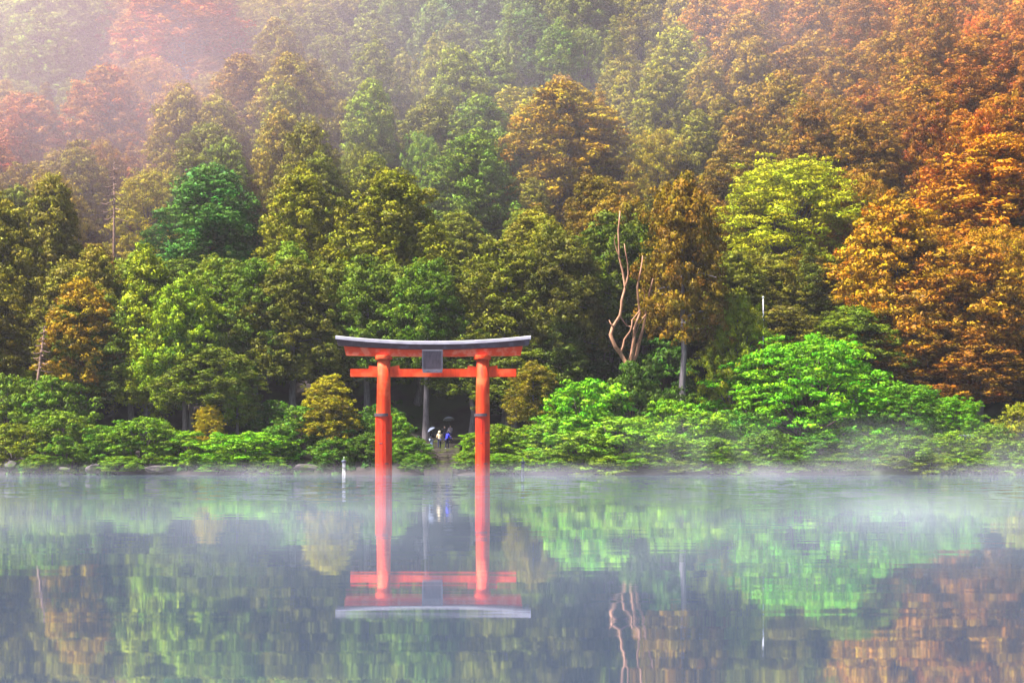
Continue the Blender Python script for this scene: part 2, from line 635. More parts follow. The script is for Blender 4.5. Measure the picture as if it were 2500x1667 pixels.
def conifer(seed, H=20.0, R=4.6, base=0.30, spire=0.0, nb=78, pad=1.35, tuft=0.56, k=60, straggle=0.0):
    """Japanese cedar: boughs that carry rounded tufts round a tapering trunk"""
    g = np.random.default_rng(seed)
    ts = [0, .12, .3, .55, .78, .92, 1.0]
    dome = np.array([.80, .98, 1.0, .92, .74, .48, .10])
    cone = np.array([1.0, .95, .80, .52, .27, .11, .02])
    prof = dome * (1 - spire) + cone * spire
    C, Rr = [], []
    tb = Tubes()
    zt = np.linspace(0, H * .97, 9)
    wob = g.normal(0, .10, (9, 2))
    wob[0] = 0
    tp = [(wob[i, 0], wob[i, 1], zt[i]) for i in range(9)]
    rb = H * 0.021
    tb.add([(0, 0, -1.2)] + tp, [rb * 1.5, rb * 1.3] + [rb * max(.08, (1 - 1.02 * z / H)) for z in zt[1:]], 10, .04)
    lobes = g.uniform(0, 2 * np.pi, 3)
    for i in range(nb):
        t = ((i + .5) / nb) ** 0.92
        a = i * GA + g.normal(0, .35)
        rad = R * np.interp(t, ts, prof) * (1 + .16 * math.sin(2 * a + lobes[0]) + .10 * math.sin(3 * a + 6 * t + lobes[1])) * g.uniform(.78, 1.12)
        z = H * (base + (1 - base) * t) + g.normal(0, .3)
        tip = np.array([math.cos(a) * rad, math.sin(a) * rad, z - .12 * rad + .12])
        m = max(3, int(g.integers(6, 10) * (0.5 + .6 * min(1, rad / R))))
        ps = pad * g.uniform(.8, 1.2) * (0.5 + .5 * min(1, rad / (R * .8)))
        # puffs spread over the bough's share of the crown surface
        tang = np.array([-math.sin(a), math.cos(a), 0.0])
        radv = np.array([math.cos(a), math.sin(a), 0.0])
        du, dw, dr = g.normal(0, .62, m) * ps, g.normal(0, .5, m) * ps, g.uniform(-.45, .25, m) * ps
        p = tip + tang * du[:, None] + radv * (dr - .10 * du ** 2 - .35 * dw)[:, None]
        p[:, 2] += dw - .10 * du ** 2
        C.append(p)
        Rr.append(g.uniform(.62, 1.2, m) * tuft * (.72 + .28 * min(1, rad / (R * .7))))
        # inner sprays on the bough
        for f in (.30, .5, .72):
            if rad > 1.0:
                C.append((np.array([math.cos(a) * rad * f, math.sin(a) * rad * f, z - .15]) + g.normal(0, .3, 3))[None])
                Rr.append(np.array([tuft * 1.5]))
        if i % 3 == 0 and rad > .8:
            tb.add([(0, 0, z - .5), (math.cos(a) * rad * .5, math.sin(a) * rad * .5, z - .05), tuple(tip - np.array([0, 0, .15]))],
                   [.08, .05, .02], 5, cap=False)
    C.append(np.array([[0, 0, H * .985], [.15, .1, H * .955], [-.2, 0, H * .94]]))
    Rr.append(np.array([.3, .45, .5]) * tuft / .62)
    C = np.concatenate(C)
    Rr = np.concatenate(Rr)
    return leaf_cloud('crown', C, Rr, k, seed=seed + 100), tb


def broadleaf(seed, H=10.0, R=5.0, base=0.22, npad=34, flatpad=.24, tuft=.5, k=22, card=.40, stems=1, layer=True, flat=.5):
    """spreading broadleaved crown of layered sprays"""
    g = np.random.default_rng(seed)
    C, Rr = [], []
    tb = Tubes()
    zc = H * base
    for s in range(stems):
        a = s * GA + seed
        fx, fy = (math.cos(a) * .5, math.sin(a) * .5) if stems > 1 else (0, 0)
        r0 = .022 * H if stems == 1 else .012 * H
        tb.add([(fx * .4, fy * .4, -.6), (fx, fy, zc * .6), (fx * 2, fy * 2, H * .55), (fx * 2.6, fy * 2.6, H * .85)],
               [r0 * 1.2, r0, r0 * .6, r0 * .2], 8, .05)
    for i in range(npad):
        f = (i + .5) / npad
        a = i * GA + g.normal(0, .3)
        zz = f ** .9                                   # 0 bottom .. 1 top
        env = math.sqrt(max(0.0, 1 - (zz * 1.0) ** 2.2)) * (.80 + .2 * zz) if zz > .25 else (.72 + zz)
        rad = R * env * g.uniform(.62, 1.08) * (1 + .15 * math.sin(2 * a + seed))
        z = zc + (H - zc) * zz + g.normal(0, .12)
        c = np.array([math.cos(a) * rad, math.sin(a) * rad, z])
        ps = R * .27 * g.uniform(.7, 1.3)
        m = int(g.integers(9, 16))
        off = g.normal(0, .55, (m, 3)) * np.array([ps, ps, ps * flatpad])
        C.append(c + off)
        Rr.append(g.uniform(.6, 1.2, m) * tuft)
        if i % 2 == 0:
            tb.add([(0, 0, zc * .7 + .3 * z * .8), tuple(c * np.array([.55, .55, 1]) - np.array([0, 0, .25 + .1 * rad])), tuple(c - np.array([0, 0, .1]))],
                   [.03 + .006 * H, .03 + .003 * H, .012], 5, cap=False)
    C = np.concatenate(C)
    Rr = np.concatenate(Rr)
    C[:, 2] = np.maximum(C[:, 2], .1)
    return leaf_cloud('crown', C, Rr, k, flat=flat, card=card, low=-.3, jit=.5, aspect=.55, seed=seed + 300), tb


PROTO = {}


def proto(kind, i, crown, tb, H, R, bark):
    PROTO.setdefault(kind, []).append((crown, tb.mesh('trunk', M[bark]), H, R))


for i in range(6):
    c, tb = conifer(10 + i, 20, 4.7, .30, .08 * (i % 3), 70 + 4 * i)
    proto('cedar', i, c, tb, 20, 4.7, 'bark')
for i in range(4):
    c, tb = conifer(30 + i, 18, 4.6, .12, .12, 92, tuft=.56)
    proto('full_cedar', i, c, tb, 18, 4.6, 'bark_dark')
for i in range(2):
    c, tb = conifer(40 + i, 20, 4.9, .45, .05, 66)
    proto('bare_cedar', i, c, tb, 20, 4.9, 'bark_pale')
for i in range(3):
    c, tb = conifer(50 + i, 14, 2.7, .06, .85, 74, pad=.8, tuft=.42)
    proto('spire', i, c, tb, 14, 2.7, 'bark_dark')
for i in range(2):
    c, tb = conifer(60 + i, 18, 3.0, .15, .25, 80, pad=.8, tuft=.55)
    proto('column', i, c, tb, 18, 3.0, 'bark')
for i in range(3):
    c, tb = broadleaf(70 + i, 12, 5.4, .06, 96, .50, .58, 52, .20, flat=.75)
    proto('broadleaf', i, c, tb, 12, 5.4, 'bark_dark')
for i in range(3):
    c, tb = broadleaf(80 + i, 8.5, 5.6, .0, 92, .36, .46, 50, .25, stems=3, flat=.65)
    proto('layered', i, c, tb, 8.5, 5.6, 'bark_dark')
for i in range(5):
    c, tb = broadleaf(90 + i, 3.4, 2.4, .0, 40, .36 + .06 * i, .32, 44, .27, stems=4, flat=.6)
    proto('shrub', i, c, tb, 3.4, 2.4, 'bark_dark')

KEEP = []                         # (u0, u1, v0, v1, depth) of crowns the photograph shows in full
PLACED = []                       # (x, y) of trees already standing


def plant(kind, x, y, H, W, col, label, cat, group=None, idx=None, rz=None, name=None, jitter=.06, zoff=0.0):
    protos = PROTO[kind]
    cm, tm, h0, r0 = protos[random.randrange(len(protos)) if idx is None else idx % len(protos)]
    nm = name or {'cedar': 'cedar_tree', 'bare_cedar': 'cedar_tree', 'full_cedar': 'cedar_tree', 'spire': 'conifer_tree', 'column': 'cedar_tree',
                  'broadleaf': 'broadleaf_tree', 'layered': 'broadleaf_tree', 'shrub': 'shrub'}[kind]
    e = empty(nm, (x, y, hz(x, y) + zoff), random.uniform(0, 6.28) if rz is None else rz)
    sxy = (W / 2) / r0
    e.scale = (sxy, sxy, H / h0)
    tag(e, label, cat, group)
    t = obj('trunk' if kind not in ('shrub',) else 'stem', tm, e)
    c = obj('crown' if kind not in ('shrub',) else 'foliage', cm, e)
    col = (col[0] * 1.40 + (.14 if kind in ('shrub', 'layered') else .30 if col[2] < .03 else .14) * col[1] + .006, col[1] * 1.36 + .006, col[2] * .5)
    c.color = (*[max(.003, ch * random.uniform(1 - jitter, 1 + jitter)) for ch in col], 1)
    PLACED.append((x, y, W))
    return e


def solve_depth(u, v, H, lo=157.5, hi=330.0):
    """depth at which a tree of height H on the slope has its top at (u, v)"""
    def top(y):
        x = (u - U0) / F * y
        return VH - F * (hz(x, y) + H - CAM_H) / y
    for _ in range(40):
        mid = (lo + hi) / 2
        if top(mid) > v:
            lo = mid
        else:
            hi = mid
    return (lo + hi) / 2


def plant_px(kind, ud, vd, wd, H, col, label, cat='tree', group=None, idx=None, y=None, name=None):
    """ud, vd: top of the crown; wd: its width (2352 px view)"""
    u, v = ud * D2S, vd * D2S
    if y is None:
        y = solve_depth(u, v, H)
    x = (u - U0) / F * y
    if H is None:
        H = CAM_H + (VH - v) / F * y - hz(x, y)
    W = wd * D2S / F * y
    KEEP.append((u - .40 * wd * D2S, u + .40 * wd * D2S, v, v + .85 * min(wd * D2S, 260), y))
    return plant(kind, x, y, H, W, col, label, cat, group, idx, name=name)


def fit(x, y, H, W):
    """height for a filling tree that leaves the singled-out crowns behind it in view"""
    u, hw = U0 + F * x / y, .42 * W * F / y
    for u0, u1, v0, v1, yk in KEEP:
        if y < yk and u + hw > u0 and u - hw < u1:
            v = VH - F * (hz(x, y) + H - CAM_H) / y
            if v < v1:
                H = (VH - v1) / F * y + CAM_H - hz(x, y)
    return H


# albedos
LIME = (0.17, 0.27, 0.010)
YEL = (0.20, 0.21, 0.018)
YG = (0.105, 0.175, 0.010)
GREEN = (0.050, 0.135, 0.014)
DEEP = (0.022, 0.080, 0.018)
TEAL = (0.030, 0.115, 0.040)
OLIVE = (0.095, 0.105, 0.012)
GOLD = (0.235, 0.145, 0.006)
ORANGE = (0.27, 0.115, 0.008)
RUSSET_GLOW = (0.22, 0.070, 0.022)  # foliage red with the pink upper-left glow mixed in
BROWN = (0.105, 0.058, 0.012)
BRIGHT = (0.060, 0.240, 0.012)

# ---- trees that can be singled out
plant_px('column', 338, 575, 150, 18, (0.125, 0.20, 0.010), 'tall narrow yellow-green cedar with a rounded tip beside the bright green shore cedar', idx=0)
plant_px('cedar', 425, 640, 190, 16, (0.10, 0.195, 0.012), 'bright green cedar with visible lower trunk over the leafy left bank', idx=0)
plant_px('cedar', 190, 645, 200, 15, (0.17, 0.125, 0.008), 'golden-olive cedar on the left bank beside the slender conifer', idx=1)
plant_px('full_cedar', 480, 392, 270, 17, TEAL, 'blue-green cedar just downhill of the pale yellow broadleaf tree', idx=0)
plant_px('broadleaf', 345, 405, 200, 12, YEL, 'pale yellow rounded broadleaf tree among cedars beside a bare dead conifer', idx=0)
plant_px('full_cedar', 695, 395, 200, 17, (0.115, 0.145, 0.012), 'pointed yellow-green cedar with a brownish middle on the middle slope', idx=1)
plant_px('full_cedar', 900, 402, 270, 18, (0.105, 0.14, 0.012), 'wide olive-green cedar uphill behind the torii gate', idx=2)
plant_px('full_cedar', 1085, 305, 220, 17, (0.06, 0.155, 0.025), 'fresh green cedar between olive cedars on the middle slope', idx=3)
plant_px('full_cedar', 1295, 205, 310, 20, (0.18, 0.15, 0.008), 'broad golden cedar with an orange-tipped dome on the middle slope', idx=0)
plant_px('cedar', 1165, 560, 260, 18, (0.07, 0.11, 0.014), 'dark olive cedar directly above the right end of the torii roof', idx=2, )
plant_px('broadleaf', 1812, 382, 385, 13, LIME, 'big lime-green domed broadleaf tree standing out among brown cedars', idx=1)
plant_px('full_cedar', 2055, 467, 300, 19, GOLD, 'large golden-orange cedar with a pointed dome beside the lime-green tree', idx=1)
plant_px('full_cedar', 2285, 322, 360, 17, (0.30, 0.15, 0.008), 'wide cedar at the right, above the golden cedar, coloured bright orange for the corner glow', idx=2)  # orange light leak of the upper right corner put into the leaf colour
plant_px('full_cedar', 2215, 560, 330, 17, (0.17, 0.095, 0.008), 'brown-orange cedar below the wide bright orange cedar', idx=3)
plant_px('spire', 1858, 578, 150, 13, (0.055, 0.085, 0.016), 'dark spire-shaped conifer below the lime-green broadleaf tree', 'tree', idx=0)
plant_px('bare_cedar', 1568, 425, 230, None, (0.125, 0.085, 0.010), 'brown-tinged cedar with a tall bare grey trunk beside the dead tree', idx=0, y=168.0)
plant_px('column', 1600, 258, 110, 15, (0.12, 0.15, 0.02), 'small pale pointed cedar above the brown-tinged cedar', idx=1)
plant_px('broadleaf', 1512, 315, 170, 12, (0.17, 0.17, 0.015), 'yellowish broadleaf tree next to the small pale pointed cedar', idx=2)
plant_px('broadleaf', 1690, 692, 185, None, (0.12, 0.185, 0.010), 'yellow-green broadleaf tree beside the thin white pole', idx=0, y=168.5)
plant_px('layered', 1850, 792, 420, None, BRIGHT, 'large vivid green spreading tree leaning over the right shore', idx=0, y=165)
plant_px('layered', 2080, 882, 260, 6.0, (0.038, 0.145, 0.014), 'mid-green layered spreading tree next to the large vivid green one', idx=1, y=164)
plant_px('layered', 2190, 905, 170, 5.0, (0.05, 0.19, 0.012), 'small bright green layered tree before the brown right-hand cedars', idx=2, y=163)
plant_px('cedar', 420, -70, 300, 20, RUSSET_GLOW, 'huge cedar tinted russet-red for the pink glow, rising into the mist high on the slope', idx=4)  # leaf colour carries the pink glow of the upper left
plant_px('full_cedar', 250, 162, 210, 17, (0.19, 0.09, 0.02), 'conical orange-brown cedar downhill of the huge russet cedar', idx=0)
plant_px('full_cedar', 100, 30, 190, 18, (0.10, 0.15, 0.05), 'pale misty green cedar beside the russet trees of the upper slope', idx=1)
plant_px('spire', 68, 850, 95, 6.5, (0.09, 0.17, 0.012), 'slender lime-green conifer standing low on the left bank', 'tree', idx=1)
plant_px('broadleaf', 478, 893, 80, 4.0, (0.19, 0.19, 0.008), 'little golden-yellow tree in front of the thick pale trunk', idx=2, y=163)
plant_px('cedar', 755, 815, 130, 7.5, (0.15, 0.165, 0.008), 'small golden-green cedar beside the left end of the torii beam', idx=5, y=162)
plant_px('cedar', 545, 830, 100, 8, (0.05, 0.14, 0.014), 'small fresh green cedar in front of the dark forest gap', idx=1, y=165)
plant_px('cedar', 1225, 800, 120, 8.0, (0.10, 0.115, 0.010), 'small olive cedar close to the right end of the torii beam', idx=0, y=164)
plant_px('column', 1290, 690, 120, 12, (0.03, 0.075, 0.016), 'dim green cedar with a pale trunk behind the torii', idx=0, y=171)

# ---- thick pale trunks along the shore whose crowns merge overhead
TR = 'shore cedar with bare trunk, its crown merged into the forest'
TRL = {490: 'cedar with the thickest pale trunk on the left bank', 440: 'slim-trunked cedar next to the thickest pale trunk',
       1183: 'cedar with pale trunk just outside the right torii pillar', 1292: 'cedar with tall pale trunk above the light-green shrub',
       1085: 'cedar whose pale trunk shows just inside the right torii pillar', 979: 'cedar whose leaning trunk rises beside the people on the steps',
       960: 'cedar with dim trunk deep behind the people', 672: 'cedar with short visible trunk above the undergrowth left of the torii',
       845: 'cedar standing just outside the left torii pillar'}
for ud, vb, ht, wd, dy in ((490, 1012, 17, 210, 166), (440, 1008, 16, 160, 169), (1183, 978, 19, 230, 170),
                           (1292, 940, 18, 220, 174), (1085, 985, 19, 210, 171), (979, 985, 18, 190, 171.5), (960, 960, 19, 190, 177),
                           (672, 920, 17, 220, 173), (586, 960, 17, 180, 174), (530, 955, 16, 200, 176), (845, 960, 18, 200, 174),
                           (1040, 940, 19, 200, 186), (760, 930, 18, 220, 178), (1400, 930, 17, 200, 180), (1480, 920, 17, 210, 184),
                           (300, 960, 15, 200, 173), (200, 960, 14, 190, 174), (70, 960, 14, 220, 172), (-40, 960, 15, 220, 174),
                           (1680, 930, 15, 220, 180), (1790, 930, 13, 220, 178), (1960, 880, 14, 240, 176), (2100, 880, 15, 260, 177),
                           (2250, 880, 15, 260, 174), (2370, 900, 15, 260, 176)):
    x = (ud * D2S - U0) / F * dy
    col = (0.045, 0.105, 0.014)
    if ud > 1900:
        col = (0.13, 0.09, 0.008) if ud > 2000 else (0.07, 0.11, 0.012)
    elif ud > 1250:
        col = (0.06, 0.085, 0.014)
    elif ud < 150:
        col = (0.09, 0.10, 0.012)
    ht = fit(x, dy, ht, wd * D2S / F * dy)
    if ht < 5:
        continue
    bare = ud in (1183, 1292, 1085, 979, 490)
    plant('bare_cedar' if bare else 'cedar', x, dy, ht, wd * D2S / F * dy, col, TRL.get(ud, TR), 'tree',
          None if ud in TRL else 'shore cedars with bare trunks', jitter=.2)

# ---- shrubs on the bank
SH = [  # ud, vtop, width, depth, colour, label
    (560, 1000, 210, 158.0, BRIGHT, 'vivid light-green shrub with broad leaves hanging to the left shoreline'),
    (640, 985, 120, 160.5, (0.03, 0.10, 0.016), None), (330, 968, 190, 160, (0.05, 0.16, 0.013), None),
    (430, 1000, 150, 158.6, (0.07, 0.17, 0.012), 'yellow-flecked green shrub at the foot of the thick pale trunk'),
    (240, 985, 120, 161, (0.04, 0.15, 0.016), None), (130, 955, 170, 162, (0.065, 0.15, 0.014), None),
    (30, 985, 140, 160, (0.09, 0.13, 0.012), None), (150, 1010, 110, 158.5, (0.05, 0.14, 0.014), None),
    (700, 940, 170, 164, (0.035, 0.105, 0.014), None), (800, 960, 160, 163, (0.04, 0.12, 0.014), None),
    (770, 1010, 120, 159.5, (0.035, 0.11, 0.016), None), (850, 1000, 110, 160, (0.035, 0.11, 0.016), None),
    (905, 960, 100, 162, (0.06, 0.17, 0.013), 'fresh green shrub just inside the left torii pillar'),
    (945, 1010, 110, 159.5, (0.045, 0.14, 0.014), 'green shrub beside the left edge of the stone steps'),
    (1095, 1000, 90, 160.5, (0.075, 0.19, 0.012), 'bright shrub behind the foot of the right torii pillar'),
    (1150, 985, 110, 161, (0.06, 0.155, 0.012), None), (1235, 985, 150, 161, (0.07, 0.17, 0.012), None),
    (1345, 893, 240, 163, (0.075, 0.225, 0.012), 'tall light-green shrub crowning the right bank beside the torii'),
    (1290, 960, 190, 160.5, (0.06, 0.18, 0.014), None), (1420, 965, 220, 159.5, (0.085, 0.21, 0.02), 'pale green shrub half veiled by lake mist'),
    (1335, 1000, 200, 158.2, (0.075, 0.19, 0.022), None), (1530, 932, 160, 162, (0.085, 0.22, 0.012), None),
    (1600, 955, 190, 160, (0.07, 0.19, 0.014), None), (1510, 1000, 180, 158.2, (0.07, 0.19, 0.02), None),
    (1640, 1010, 170, 157.8, (0.06, 0.18, 0.02), None), (1700, 950, 180, 162, (0.04, 0.14, 0.014), None),
    (1760, 1000, 180, 158.6, (0.045, 0.14, 0.02), None), (1880, 1000, 170, 158.6, (0.05, 0.16, 0.018), None),
    (1980, 1010, 170, 158.8, (0.045, 0.13, 0.016), None), (2080, 1005, 170, 159.2, (0.05, 0.15, 0.014), None),
    (2180, 1000, 170, 159.6, (0.065, 0.17, 0.012), None), (2270, 985, 160, 160.5, (0.06, 0.15, 0.012), None),
    (2345, 940, 150, 162.5, (0.10, 0.16, 0.010), None), (2330, 1020, 130, 159.6, (0.065, 0.16, 0.012), None),
    (1560, 1060, 110, 156.9, (0.11, 0.20, 0.04), None),     (1150, 1045, 120, 156.9, (0.06, 0.15, .018), None),
    (1250, 1038, 150, 156.6, (0.07, 0.18, .018), None),
    (1370, 1045, 140, 156.7, (0.08, 0.19, .018), None),
    (1470, 1040, 150, 157.0, (0.07, 0.18, .018), None),
    (1620, 1042, 130, 157.2, (0.06, 0.17, .018), None),
    (1710, 1048, 150, 157.2, (0.05, 0.15, .018), None),
    (1820, 1045, 140, 157.4, (0.05, 0.15, .018), None),
    (1930, 1045, 150, 157.4, (0.05, 0.14, .018), None),
    (2040, 1048, 140, 157.6, (0.06, 0.15, .018), None),
    (2140, 1045, 140, 157.8, (0.07, 0.17, .018), None),
    (2240, 1045, 140, 158.0, (0.06, 0.15, .018), None),
    (2340, 1050, 120, 158.0, (0.07, 0.15, .018), None),
    (500, 1045, 140, 156.8, (0.06, 0.2, .018), None),
    (610, 1048, 110, 156.9, (0.05, 0.19, .018), None),
    (280, 1050, 110, 157.4, (0.06, 0.15, .018), None),
    (90, 1048, 100, 157.6, (0.07, 0.13, .018), None),
    (1075, 1040, 70, 157.5, (0.06, 0.16, .018), None),
    (960, 1048, 80, 157.3, (0.05, 0.15, .018), None),
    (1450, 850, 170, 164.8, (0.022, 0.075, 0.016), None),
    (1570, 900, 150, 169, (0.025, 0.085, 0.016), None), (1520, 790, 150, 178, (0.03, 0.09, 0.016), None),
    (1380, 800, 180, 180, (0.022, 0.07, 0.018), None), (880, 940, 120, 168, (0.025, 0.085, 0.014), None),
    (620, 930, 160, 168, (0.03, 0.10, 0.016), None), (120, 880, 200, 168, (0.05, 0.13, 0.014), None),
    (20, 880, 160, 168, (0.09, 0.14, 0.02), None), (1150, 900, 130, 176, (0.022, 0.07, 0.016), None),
]
for ud, vt, wd, y, col, lab in SH:
    u, v = ud * D2S, vt * D2S
    x = (u - U0) / F * y
    H = max(1.0, CAM_H + (VH - v) / F * y - hz(x, y))
    W = wd * D2S / F * y
    side = 'left' if ud < 1000 else 'right'
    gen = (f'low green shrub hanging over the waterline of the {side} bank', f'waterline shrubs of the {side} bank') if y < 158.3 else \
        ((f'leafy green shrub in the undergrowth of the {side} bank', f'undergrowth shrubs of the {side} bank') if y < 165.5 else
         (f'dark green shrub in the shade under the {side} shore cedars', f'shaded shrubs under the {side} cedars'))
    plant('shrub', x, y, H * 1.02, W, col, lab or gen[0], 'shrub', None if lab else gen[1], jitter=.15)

# ---- the rest of the forest on the slope
CTRL = np.array([  # tree colours by view position, pink left and orange right glow painted in
    (60, 60, .10, .14, .07), (170, 150, .10, .13, .045), (430, 120, .21, .075, .03), (250, 300, .19, .09, .025), (20, 330, .23, .08, .045),
    (60, 520, .09, .12, .02), (130, 450, .13, .11, .02), (700, 120, .14, .15, .04), (560, 230, .16, .115, .03), (650, 330, .12, .13, .02),
    (1050, 60, .055, .115, .055), (1000, 180, .11, .13, .03), (1100, 370, .07, .16, .025), (1310, 300, .19, .13, .01),
    (1250, 90, .07, .12, .045), (1500, 180, .12, .145, .016), (1700, 60, .20, .11, .012), (1750, 230, .13, .10, .014), (1950, 180, .17, .10, .01),
    (2050, 60, .19, .085, .014), (2250, 60, .25, .085, .016), (2250, 250, .20, .075, .014), (2320, 400, .28, .13, .008), (2100, 600, .20, .11, .007),
    (2250, 850, .11, .055, .008), (1700, 400, .12, .08, .012), (1500, 500, .085, .075, .014), (500, 500, .045, .14, .03),
    (620, 480, .05, .14, .03), (800, 480, .085, .14, .015), (450, 700, .09, .165, .012), (700, 650, .085, .13, .014),
    (1000, 650, .06, .12, .018), (1250, 780, .045, .085, .018), (200, 850, .045, .10, .018), (600, 850, .04, .11, .018),
    (1700, 700, .09, .13, .012), (1950, 820, .06, .11, .012), (1350, 450, .11, .11, .012)])


def field_col(ud, vd):
    d2 = ((CTRL[:, 0] - ud) ** 2 + (CTRL[:, 1] - vd) ** 2) + 900.0
    w = 1 / d2 ** 1.6
    return (CTRL[:, 2:] * w[:, None]).sum(0) / w.sum()


CLS = [(1.75, 'russet'), (1.15, 'orange-brown'), (.88, 'olive-gold'), (.6, 'yellow-green'), (0, 'deep green')]  # the redder classes include trees coloured for the corner glows
cand = []
yy = 178.0
while yy < 292:
    sp = 6.6 + (yy - 178) * .012
    half = yy * 0.315
    xx = -half + random.uniform(0, sp)
    while xx < half:
        cand.append((xx + random.uniform(-1.6, 1.6), yy + random.uniform(-2.2, 2.2)))
        xx += sp * random.uniform(.9, 1.25)
    yy += sp * .92
count = 0
for x, y in cand:
    if y < 190 and abs(x - STEP_X) < 3.2:
        continue
    if any((x - a) ** 2 + (y - b) ** 2 < max(3.4, .36 * w) ** 2 for a, b, w in PLACED):
        continue
    H = random.uniform(14, 19)
    u, v = U0 + F * x / y, VH - F * (hz(x, y) + H * .75 - CAM_H) / y
    if u < -220 or u > 2720 or VH - F * (hz(x, y) + H - CAM_H) / y > 1050:
        continue
    col = field_col(u / D2S, v / D2S) * np.random.default_rng(count + 7).uniform(.75, 1.3) * np.random.default_rng(count + 999).uniform(.88, 1.14, 3)
    kind = random.choices(['full_cedar', 'cedar', 'column', 'broadleaf', 'spire'], [.50, .22, .12, .10, .06])[0]
    if kind == 'broadleaf':
        H *= .78
        col = col * np.array([1.1, 1.2, 1.1])
    W = {'full_cedar': 8.8, 'cedar': 9.2, 'column': 6.0, 'broadleaf': 9.0, 'spire': 6.0}[kind] * random.uniform(.8, 1.2)
    H = fit(x, y, H, W)
    if H < 7:
        continue
    if H < 12:
        W *= .8
    ratio = col[0] / col[1]
    cl = next(n for r, n in CLS if ratio >= r)
    zone = 'upper' if y > 225 else 'middle'
    sort = {'full_cedar': 'cedar', 'cedar': 'cedar', 'column': 'narrow cedar', 'broadleaf': 'broadleaf tree', 'spire': 'spire conifer'}[kind]
    where = 'high on the misty upper slope' if zone == 'upper' else 'crowded into the middle slope'
    plant(kind, x, y, H, W, tuple(col), f'{cl} {sort} {where}', 'tree', f'{cl} {sort}s of the {zone} slope')
    count += 1
print('slope trees', count, 'all', len(PLACED))


# ------------------------------------------------------------------ ground cover on the bank and forest floor
def ground_cover():
    g = np.random.default_rng(77)
    n = 2600
    x = g.uniform(-52, 52, n)
    y = 156.6 + g.exponential(6.0, n)
    keep = (np.abs(x - STEP_X) > 2.0) & (np.sin(x * .45 + 1.1) + np.sin(x * 1.1 + y * .5) + g.normal(0, .6, n) > -.35) & (y < 195)
    x, y = x[keep], y[keep]
    z = hill(x, y)
    c = np.stack([x, y, z + .12], 1)
    r = g.uniform(.18, .5, len(x))
    me = leaf_cloud('ground_cover', c, r, 16, flat=.8, card=.45, low=-.1, seed=5)
    o = obj('ground_cover', me)
    o.color = (.035, .10, .014, 1)
    tag(o, 'low dark green ground plants scattered over the soil bank', 'ground cover', kind='stuff')


ground_cover()


# ------------------------------------------------------------------ dead trees
def dead_tree():
    y = 166.2
    e0 = at(1455 * D2S, 900 * D2S, y)
    e = empty('dead_tree', (e0.x, y, hz(e0.x, y)))
    tag(e, 'bare reddish dead tree with twisted forked branches in the dark gap', 'tree')
    base = Vector((e0.x, y, hz(e0.x, y)))

    def P(lst, dy=0.0):
        return [at(u * D2S, v * D2S, y + dy + .25 * math.sin(i * 1.9)) - base for i, (u, v) in enumerate(lst)]
    tb = Tubes()
    tb.add([Vector((0, 0, -.5))] + P([(1452, 905), (1446, 850)]), [.30, .27, .2], 9, .08)
    o = obj('trunk', tb.mesh('trunk', M['dead_wood']), e)

    def branch(lst, r0, r1, dy=0.0):
        t = Tubes()
        pts = P(lst, dy)
        # refine with small kinks
        fine = []
        for i in range(len(pts) - 1):
            fine.append(pts[i])
            fine.append((pts[i] + pts[i + 1]) / 2 + Vector((random.uniform(-.07, .07), random.uniform(-.1, .1), 0)))
        fine.append(pts[-1])
        m = len(fine)
        t.add(fine, [r0 + (r1 - r0) * i / (m - 1) for i in range(m)], 7, .1)
        obj('branch', t.mesh('branch', M['dead_wood']), e)
    branch([(1446, 852), (1425, 812), (1413, 795), (1402, 768), (1408, 750), (1424, 725), (1428, 690), (1436, 660), (1422, 590), (1420, 530), (1424, 485)], .22, .06)
    branch([(1446, 850), (1450, 820), (1456, 780), (1457, 755), (1470, 720), (1464, 660), (1472, 620), (1476, 588)], .22, .05, .3)
    branch([(1446, 850), (1462, 815), (1470, 780), (1478, 750), (1484, 710), (1492, 670), (1500, 640)], .20, .05, .6)
    branch([(1436, 660), (1443, 630), (1440, 595), (1434, 560)], .09, .04)
    branch([(1408, 750), (1399, 735)], .08, .03)
    branch([(1425, 812), (1434, 780), (1448, 760), (1452, 735), (1470, 712)], .11, .05, .1)
    branch([(1424, 725), (1440, 748), (1458, 752)], .07, .04)
    branch([(1484, 710), (1496, 690), (1506, 672)], .06, .02, .5)
    branch([(1484, 722), (1470, 740), (1462, 765)], .06, .03, .3)
    branch([(1470, 780), (1456, 800), (1445, 825)], .06, .04, .3)
    branch([(1478, 690), (1480, 672), (1473, 660)], .05, .02, .5)
    branch([(1422, 590), (1412, 560), (1414, 540)], .06, .02)


dead_tree()


def dead_conifer(ud, v0, v1, wd, y, label, lean=0.0, ground=True):
    top, bot = at(ud * D2S, v0 * D2S, y), at(ud * D2S, v1 * D2S, y)
    zb = hz(bot.x, y)
    e = empty('dead_conifer', (bot.x, y, zb))
    tag(e, label, 'tree', None)
    h = top.z - zb
    tb = Tubes()
    tb.add([(0, 0, -.6), (lean * .3, 0, h * .5), (lean, 0, h)], [.24, .16, .04], 8, .06)
    obj('trunk', tb.mesh('trunk', M['dead_pale']), e)
    zl = bot.z - zb
    n = 30
    for i in range(n):
        f = i / (n - 1)
        z = zl + (h - zl) * f
        a = i * GA
        r = wd * D2S / F * y / 2 * (1 - .75 * f) * random.uniform(.7, 1.1)
        lx = lean * z / h
        t = Tubes()
        t.add([(lx, 0, z), (lx + math.cos(a) * r * .6, math.sin(a) * r * .6, z - .18 * r), (lx + math.cos(a) * r, math.sin(a) * r, z - .1 * r)],
              [.075, .055, .02], 5)
        obj('branch', t.mesh('branch', M['dead_pale']), e)


